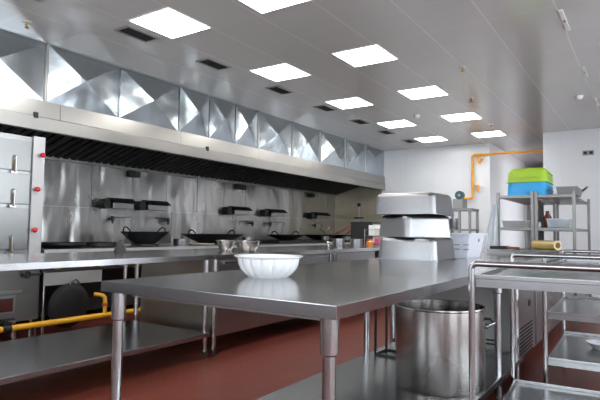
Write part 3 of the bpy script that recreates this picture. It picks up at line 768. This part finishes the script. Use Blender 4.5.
# ------------------------------------------------------------------ undercounter refrigerator beyond the table
FX0, FX1, FY0, FY1 = -1.64, -.80, 3.75, 6.08
t = thing('undercounter_refrigerator', 'long stainless undercounter refrigerator beyond the foreground worktable', 'refrigerator', (-1.2, 4.9, 0))
MB().box(FX0-.03, FX1+.03, FY0-.015, FY1+.02, .76, .80, .003).build('worktop', M['table'], t)
MB().box(FX0, FX1, FY0, FY1, .08, .759, .004).build('body', M['dullst'], t)
def vents(g, plane, c, u0, u1, zs, th=.012):
    for zz in zs:
        if plane == 'Y': g.box(u0, u1, c-.003, c+.001, zz, zz+th)
        else: g.box(c-.001, c+.003, u0, u1, zz, zz+th)
g = MB(); vents(g, 'Y', FY0, -.955, -.855, (.262, .235, .170, .143)); vents(g, 'Y', FY0, -.985, -.97, (.262, .235, .170, .143)); g.build('side_vent', M['slot'], t)
MB().box(FX1+.0, FX1+.012, FY0+.02, 4.62, .10, .75, .003).build('motor_cover', M['steel'], t)
g = MB(); vents(g, 'X', FX1+.0125, 4.02, 4.50, [.10+.026*i for i in range(9)], .011); g.build('motor_vent', M['slot'], t)
p = MB().box(FX1+.012, FX1+.02, 4.22, 4.42, .40, .52, .003).build('control_panel', M['steel'], t)
MB().box(FX1+.02, FX1+.023, 4.30, 4.39, .45, .495, .002).build('display', M['slot'], p)
for a, b in ((4.64, 5.34), (5.36, 6.06)):
    d = MB().box(FX1, FX1+.025, a, b, .11, .74, .006).build('door', M['steel'], t)
    MB().box(FX1+.025, FX1+.045, b-.06, b-.04, .35, .55, .004).build('handle', M['tube'], d)
for x in (FX0+.06, FX1-.06):
    for y in (FY0+.08, FY1-.08): MB().cyl((x, y, 0), (x, y, .081), .02).build('foot', M['rubber'], t)
# tray with dark utensils, film roll
t = thing('sheet_pan', 'flat steel tray near the shelving, under the yellow film roll', 'tray', (-.99, 5.6, .8))
taper(-1.36, -.70, 5.36, 5.93, .801, .845, .008).build('tray_body', M['shelfst'], t)
g = MB(); g.box(-1.351, -.709, 5.369, 5.921, .835, .846); g.build('board', M['shelfst'], t)
t = thing('film_roll', 'thick roll of yellow cling film lying on the steel tray', 'film roll', (-.86, 5.6, .85))
p0, p1 = Vector((-.975, 5.78, .893)), Vector((-.74, 5.60, .893))
d = (p1-p0).normalized()
MB().cyl(p0, p1, .046, n=32).build('film', M['film'], t)
MB().cyl(p0-d*.003, p1+d*.003, .030, n=24).build('core', M['card'], t)
t = thing('cleaver', 'dark handled steel cleaver left of the yellow film roll', 'cleaver', (-1.2, 5.5, .846))
MB().hull([(-1.34, 5.44, .8465), (-1.18, 5.40, .8465), (-1.16, 5.47, .8465), (-1.33, 5.52, .8465)], [(-1.34, 5.44, .875), (-1.18, 5.40, .88), (-1.16, 5.47, .88), (-1.33, 5.52, .875)]).build('blade', M['rubber'], t)
MB().cyl((-1.18, 5.43, .862), (-1.055, 5.43, .858), .013).build('handle', M['wood'], t)

# ------------------------------------------------------------------ trolleys
def tray_part(t, x0, x1, y0, y1, z, rim, name='tray'):
    g = MB(); g.box(x0, x1, y0, y1, z-.003, z)
    for a in ((x0, x1, y0, y0+.012), (x0, x1, y1-.012, y1), (x0, x0+.012, y0+.012, y1-.012), (x1-.012, x1, y0+.012, y1-.012)):
        g.box(a[0], a[1], a[2], a[3], z, z+rim*.35, .002)
    for a in ((x0, x1, y0, y0+.003), (x0, x1, y1-.003, y1), (x0, x0+.003, y0, y1), (x1-.003, x1, y0, y1)):
        g.box(a[0], a[1], a[2], a[3], z-rim*.65, z-.003)
    return g.build(name, M['shelfst'], t)
def trolley(x0, y0, W, L_, trays, ztop, label, rz):
    t = thing('trolley', label, 'trolley', (x0, y0, 0), 'steel kitchen trolleys')
    x1, y1 = x0+W, y0+L_; r = .0125; c = .022
    for yy in (y0, y1):
        pts = [(x0, yy, .09), (x0, yy, ztop-c)] + [(x0+c-c*math.cos(a), yy, ztop-c+c*math.sin(a)) for a in [PI/2*i/6 for i in range(1, 7)]]
        pts += [(x1-c+c*math.sin(a), yy, ztop-c+c*math.cos(a)) for a in [PI/2*i/6 for i in range(0, 7)]] + [(x1, yy, .09)]
        MB().tube(pts, r, 14).build('tube_frame', M['tube'], t)
    for z, rim in trays: tray_part(t, x0+.012, x1-.012, y0+.012, y1-.012, z, rim)
    for (x, y) in ((x0, y0), (x1, y0), (x0, y1), (x1, y1)):
        k_ = MB().cyl((x-.012, y, .038), (x+.012, y, .038), .038, n=24).build('caster', M['rubber'], t)
        MB().box(x-.018, x-.014, y-.015, y+.015, .03, .085).box(x+.014, x+.018, y-.015, y+.015, .03, .085).box(x-.018, x+.018, y-.015, y+.015, .083, .092).build('fork', M['tube'], k_)
    t.rotation_euler = (0, 0, rz)
    return t
trolley(-.605, 2.16, .62, 1.10, [(.815, .05), (.145, .05)], .877, 'nearest steel trolley with tube handle rail at the right edge', math.radians(3.8))
trolley(-.525, 3.40, .62, 1.02, [(.80, .05), (.53, .045), (.26, .045)], .875, 'steel trolley with three trays behind the nearest trolley', math.radians(1.5))
# white dish on the second trolley
o = MB().lathe([(0, .2605), (.06, .2605), (.10, .30), (.105, .302), (.06, .268), (0, .266)], (-.26, 3.95, 0), 32).build('dish', M['white']); tag(o, 'white shallow dish on a low tray of the rear trolley', 'dish')

# ------------------------------------------------------------------ shelving racks at the right
def rack(x0, x1, y0, y1, label):
    t = thing('storage_rack', label, 'rack', (x0, y0, 0), 'steel racks by the right wall')
    for (x, y) in ((x0, y0), (x1, y0), (x0, y1), (x1, y1)):
        g = MB(); g.box(x-.016, x+.016, y-.016, y+.016, 0, 1.47, .003); g.build('post', M['rackst'], t)
    for z in (.25, .66, 1.07, 1.43):
        g = MB(); g.box(x0+.0165, x1-.0165, y0-.012, y1+.012, z-.03, z, .002); g.build('shelf', M['rackst'], t)
    return t
rack(-1.425, -1.065, 6.17, 7.78, 'left of two steel storage racks, nearer the end wall opening')
rack(-1.025, -.655, 6.17, 7.78, 'right of two steel storage racks, in front of the right wall')
# upturned baskets
def tubu(z, h, m, label, s=1.):
    t = thing('plastic_basin', label, 'basin', (-1.1, 6.45, z), 'plastic basins on the storage racks')
    x, y = -1.135, 6.49; L_, W_ = .445*s, .54*s
    g = pan_mesh(L_, W_, h, r=.07, rt=.05 if m == 'green' else .006)
    bmesh.ops.translate(g.bm, vec=(x, y, z), verts=g.bm.verts); g.build('shell', M[m], t)
    rb = MB()
    for k_ in range(3):
        zz = z+.03+k_*.035
        rb.box(x-L_/2-.001, x+L_/2+.001, y-W_/2+.09, y+W_/2-.09, zz, zz+.006); 
    rb.box(x-L_/2+.09, x+L_/2-.09, y-W_/2-.001, y-W_/2+.02, z+.05, z+.056)
    rb.build('rib', M[m], t)
tubu(1.4305, .15, 'blue', 'sky blue plastic basin, lower of the two upturned on the racks')
tubu(1.581, .165, 'green', 'lime green plastic basin, upper of the two upturned on the racks', .985)
o = MB().cyl((-1.26, 6.19+.02, 1.745), (-1.26, 6.21, 1.79), .008).build('peg', M['greypl'])
bpy.data.objects.remove(o)
def hotel_pan(x0, x1, y0, y1, z, h, label, m='steel'):
    o = taper(x0, x1, y0, y1, z+.0005, z+h, .012, .003); o.box(x0-.012, x1+.012, y0-.012, y0, z+h-.004, z+h); o.box(x0-.012, x1+.012, y1, y1+.012, z+h-.004, z+h)
    o = o.build('food_tray', M[m]); tag(o, label, 'food tray', 'steel trays on the racks'); return o
hotel_pan(-.83, -.63, 6.2, 6.75, 1.43, .085, 'grey steel tray on the top shelf, right of the blue basin', 'rackst')
hotel_pan(-1.393, -1.097, 6.21, 6.8, 1.07, .08, 'long steel tray on the middle shelf of the left rack')
hotel_pan(-.93, -.70, 6.2, 6.7, 1.07, .10, 'square steel tray on the middle shelf of the right rack', 'galv')
t = thing('strainer', 'long handled strainer sticking out right from the top shelf of the rack', 'strainer', (-.68, 6.9, 1.43))
MB().lathe([(0, 1.431), (.06, 1.44), (.085, 1.47), (.08, 1.47), (0, 1.436)], (-.77, 6.95, 0), 20).build('scoop', M['dullst'], t)
MB().cyl((-.70, 6.93, 1.475), (-.585, 6.80, 1.55), .014).build('handle', M['dullst'], t)
o = MB().lathe([(0, 1.0705), (.04, 1.0705), (.045, 1.08), (.045, 1.20), (.02, 1.24), (.02, 1.27), (0, 1.27)], (-.975, 6.6, 0), 20).build('bottle', M['wood']); tag(o, 'dark brown bottle on the middle shelf between the two trays', 'bottle')
o = MB().box(-1.30, -1.16, 6.95, 7.3, 1.0705, 1.16, .01).build('plastic_box', M['white']); tag(o, 'white box behind the long tray on the left rack', 'box')
# hanging plastic sheet at the rack's left corner
g = MB(); n = 10; rows = []
for j in range(9):
    v_ = j/8; z_ = 1.33-.55*v_; wd = .02+.075*v_; row = []
    for i in range(n+1):
        u_ = i/n-.5
        row.append((-1.45-.05*v_+u_*wd*2, 6.12+.018*math.sin(u_*16+v_*3), z_))
    rows.append(row)
F_ = [[g.bm.verts.new(p) for p in r] for r in rows]; B_ = [[g.bm.verts.new((p[0], p[1]+.003, p[2])) for p in r] for r in rows]
for a in (F_, B_):
    for j in range(8):
        for i in range(n): f = g._f([a[j][i], a[j][i+1], a[j+1][i+1], a[j+1][i]]); f.smooth = True
for j in range(8):
    for i in (0, n): g._f([F_[j][i], F_[j+1][i], B_[j+1][i], B_[j][i]])
for i in range(n):
    for j in (0, 8): g._f([F_[j][i], F_[j][i+1], B_[j][i+1], B_[j][i]])
o = g.build('plastic_sheet', M['sheet']); tag(o, 'pale cloudy plastic sheet hanging at the left corner of the storage racks', 'plastic sheet')

# ------------------------------------------------------------------ machine stand behind the crate
t = thing('mincer_stand', 'narrow steel stand with legs, beyond the white crate', 'stand', (-2.0, 6.6, 0))
MB().box(-2.16, -1.81, 6.48, 6.82, 1.28, 1.31, .003).build('top', M['rackst'], t)
MB().box(-2.16, -1.81, 6.48, 6.82, 1.03, 1.05, .003).build('shelf', M['rackst'], t)
for (x, y) in ((-1.955, 6.47), (-1.83, 6.80), (-1.83, 6.47), (-2.15, 6.47), (-2.15, 6.80)):
    MB().box(x-.014, x+.014, y-.014, y+.014, 0, 1.279).build('leg', M['rackst'], t)
t = thing('slicer_motor', 'grey machine head with a round dark green dial on the narrow stand', 'machine', (-2.0, 6.6, 1.31))
MB().box(-2.06, -1.93, 6.52, 6.72, 1.3105, 1.43, .01).build('housing', M['greypl'], t)
MB().cyl((-1.975, 6.52, 1.475), (-1.975, 6.58, 1.475), .055, n=30).box(-1.99, -1.96, 6.55, 6.62, 1.42, 1.45).build('dial', M['teal'], t)
MB().cyl((-1.975, 6.508, 1.475), (-1.975, 6.52, 1.475), .016).build('dial_centre', M['pansteel'], t)
pot(-2.06, 6.62, 1.0505, .065, .13, 'steel_pot', 'small steel pot on the shelf of the narrow stand', handles=False)

# ------------------------------------------------------------------ orange pipe on the end wall
t = thing('orange_pipe', 'orange gas pipe bent across the end wall and corridor opening', 'gas pipe', (-2.8, 10.12, 1.6))
yy = 10.14; r = .022
pts = [(-3.10, yy, 1.665), (-2.87, yy, 1.67)] + [(-2.855+.045*math.sin(a), yy, 1.715-.045*math.cos(a)) for a in [PI/2*i/5 for i in range(6)]]
pts += [(-2.81, yy, 2.45)] + [(-2.765-.045*math.cos(a), yy, 2.465+.045*math.sin(a)) for a in [PI/2*i/5 for i in range(1, 6)]] + [(-1.30, yy, 2.50)]
MB().tube(pts, r, 14).build('pipe_run', M['orange'], t)
g = MB().box(-2.78, -2.69, yy-.025, yy+.025, 1.905, 1.93).box(-2.72, -2.69, yy-.03, yy+.03, 1.80, 1.905); g.build('lower_bracket', M['orange'], t)
g = MB().box(-2.70, -2.66, yy-.03, yy+.03, 2.34, 2.478).box(-2.70, -2.62, yy-.025, yy+.058, 2.40, 2.42); g.build('upper_bracket', M['orange'], t)
# socket plate on right wall
t = thing('wall_socket', 'grey double socket plate high on the right white wall', 'socket', (-.80, 9.62, 2.30))
MB().box(-.885, -.72, 9.612, 9.629, 2.30, 2.38, .003).build('plate', M['greypl'], t)
for x in (-.845, -.76): MB().box(x-.025, x+.025, 9.606, 9.6125, 2.318, 2.362, .002).build('outlet', M['rubber'], t)

# ------------------------------------------------------------------ world, camera, exposure
W = bpy.data.worlds.new('World'); S.world = W; W.use_nodes = True
bg = W.node_tree.nodes['Background']; bg.inputs[0].default_value = (.86, .93, 1, 1); bg.inputs[1].default_value = 5.6
W.cycles.sampling_method = 'AUTOMATIC'
F, YAW, PIT, ROL = 519.4, .592, .0591, .0145
f = Vector((-math.sin(YAW)*math.cos(PIT), math.cos(YAW)*math.cos(PIT), math.sin(PIT)))
r = Vector((math.cos(YAW), math.sin(YAW), 0)); u = r.cross(f)
r2 = math.cos(ROL)*r+math.sin(ROL)*u; u2 = -math.sin(ROL)*r+math.cos(ROL)*u
cd = bpy.data.cameras.new('camera'); cam = bpy.data.objects.new('camera', cd); COL.objects.link(cam)
cd.sensor_width = 36; cd.lens = F/600*36; cd.clip_start = .05
cam.matrix_world = Matrix(((r2.x, u2.x, -f.x, 0), (r2.y, u2.y, -f.y, 0), (r2.z, u2.z, -f.z, 1.0), (0, 0, 0, 1)))
S.camera = cam
S.view_settings.view_transform = 'Standard'; S.view_settings.look = 'None'; S.view_settings.gamma = 1; S.view_settings.use_curve_mapping = False
S.view_settings.exposure = .35
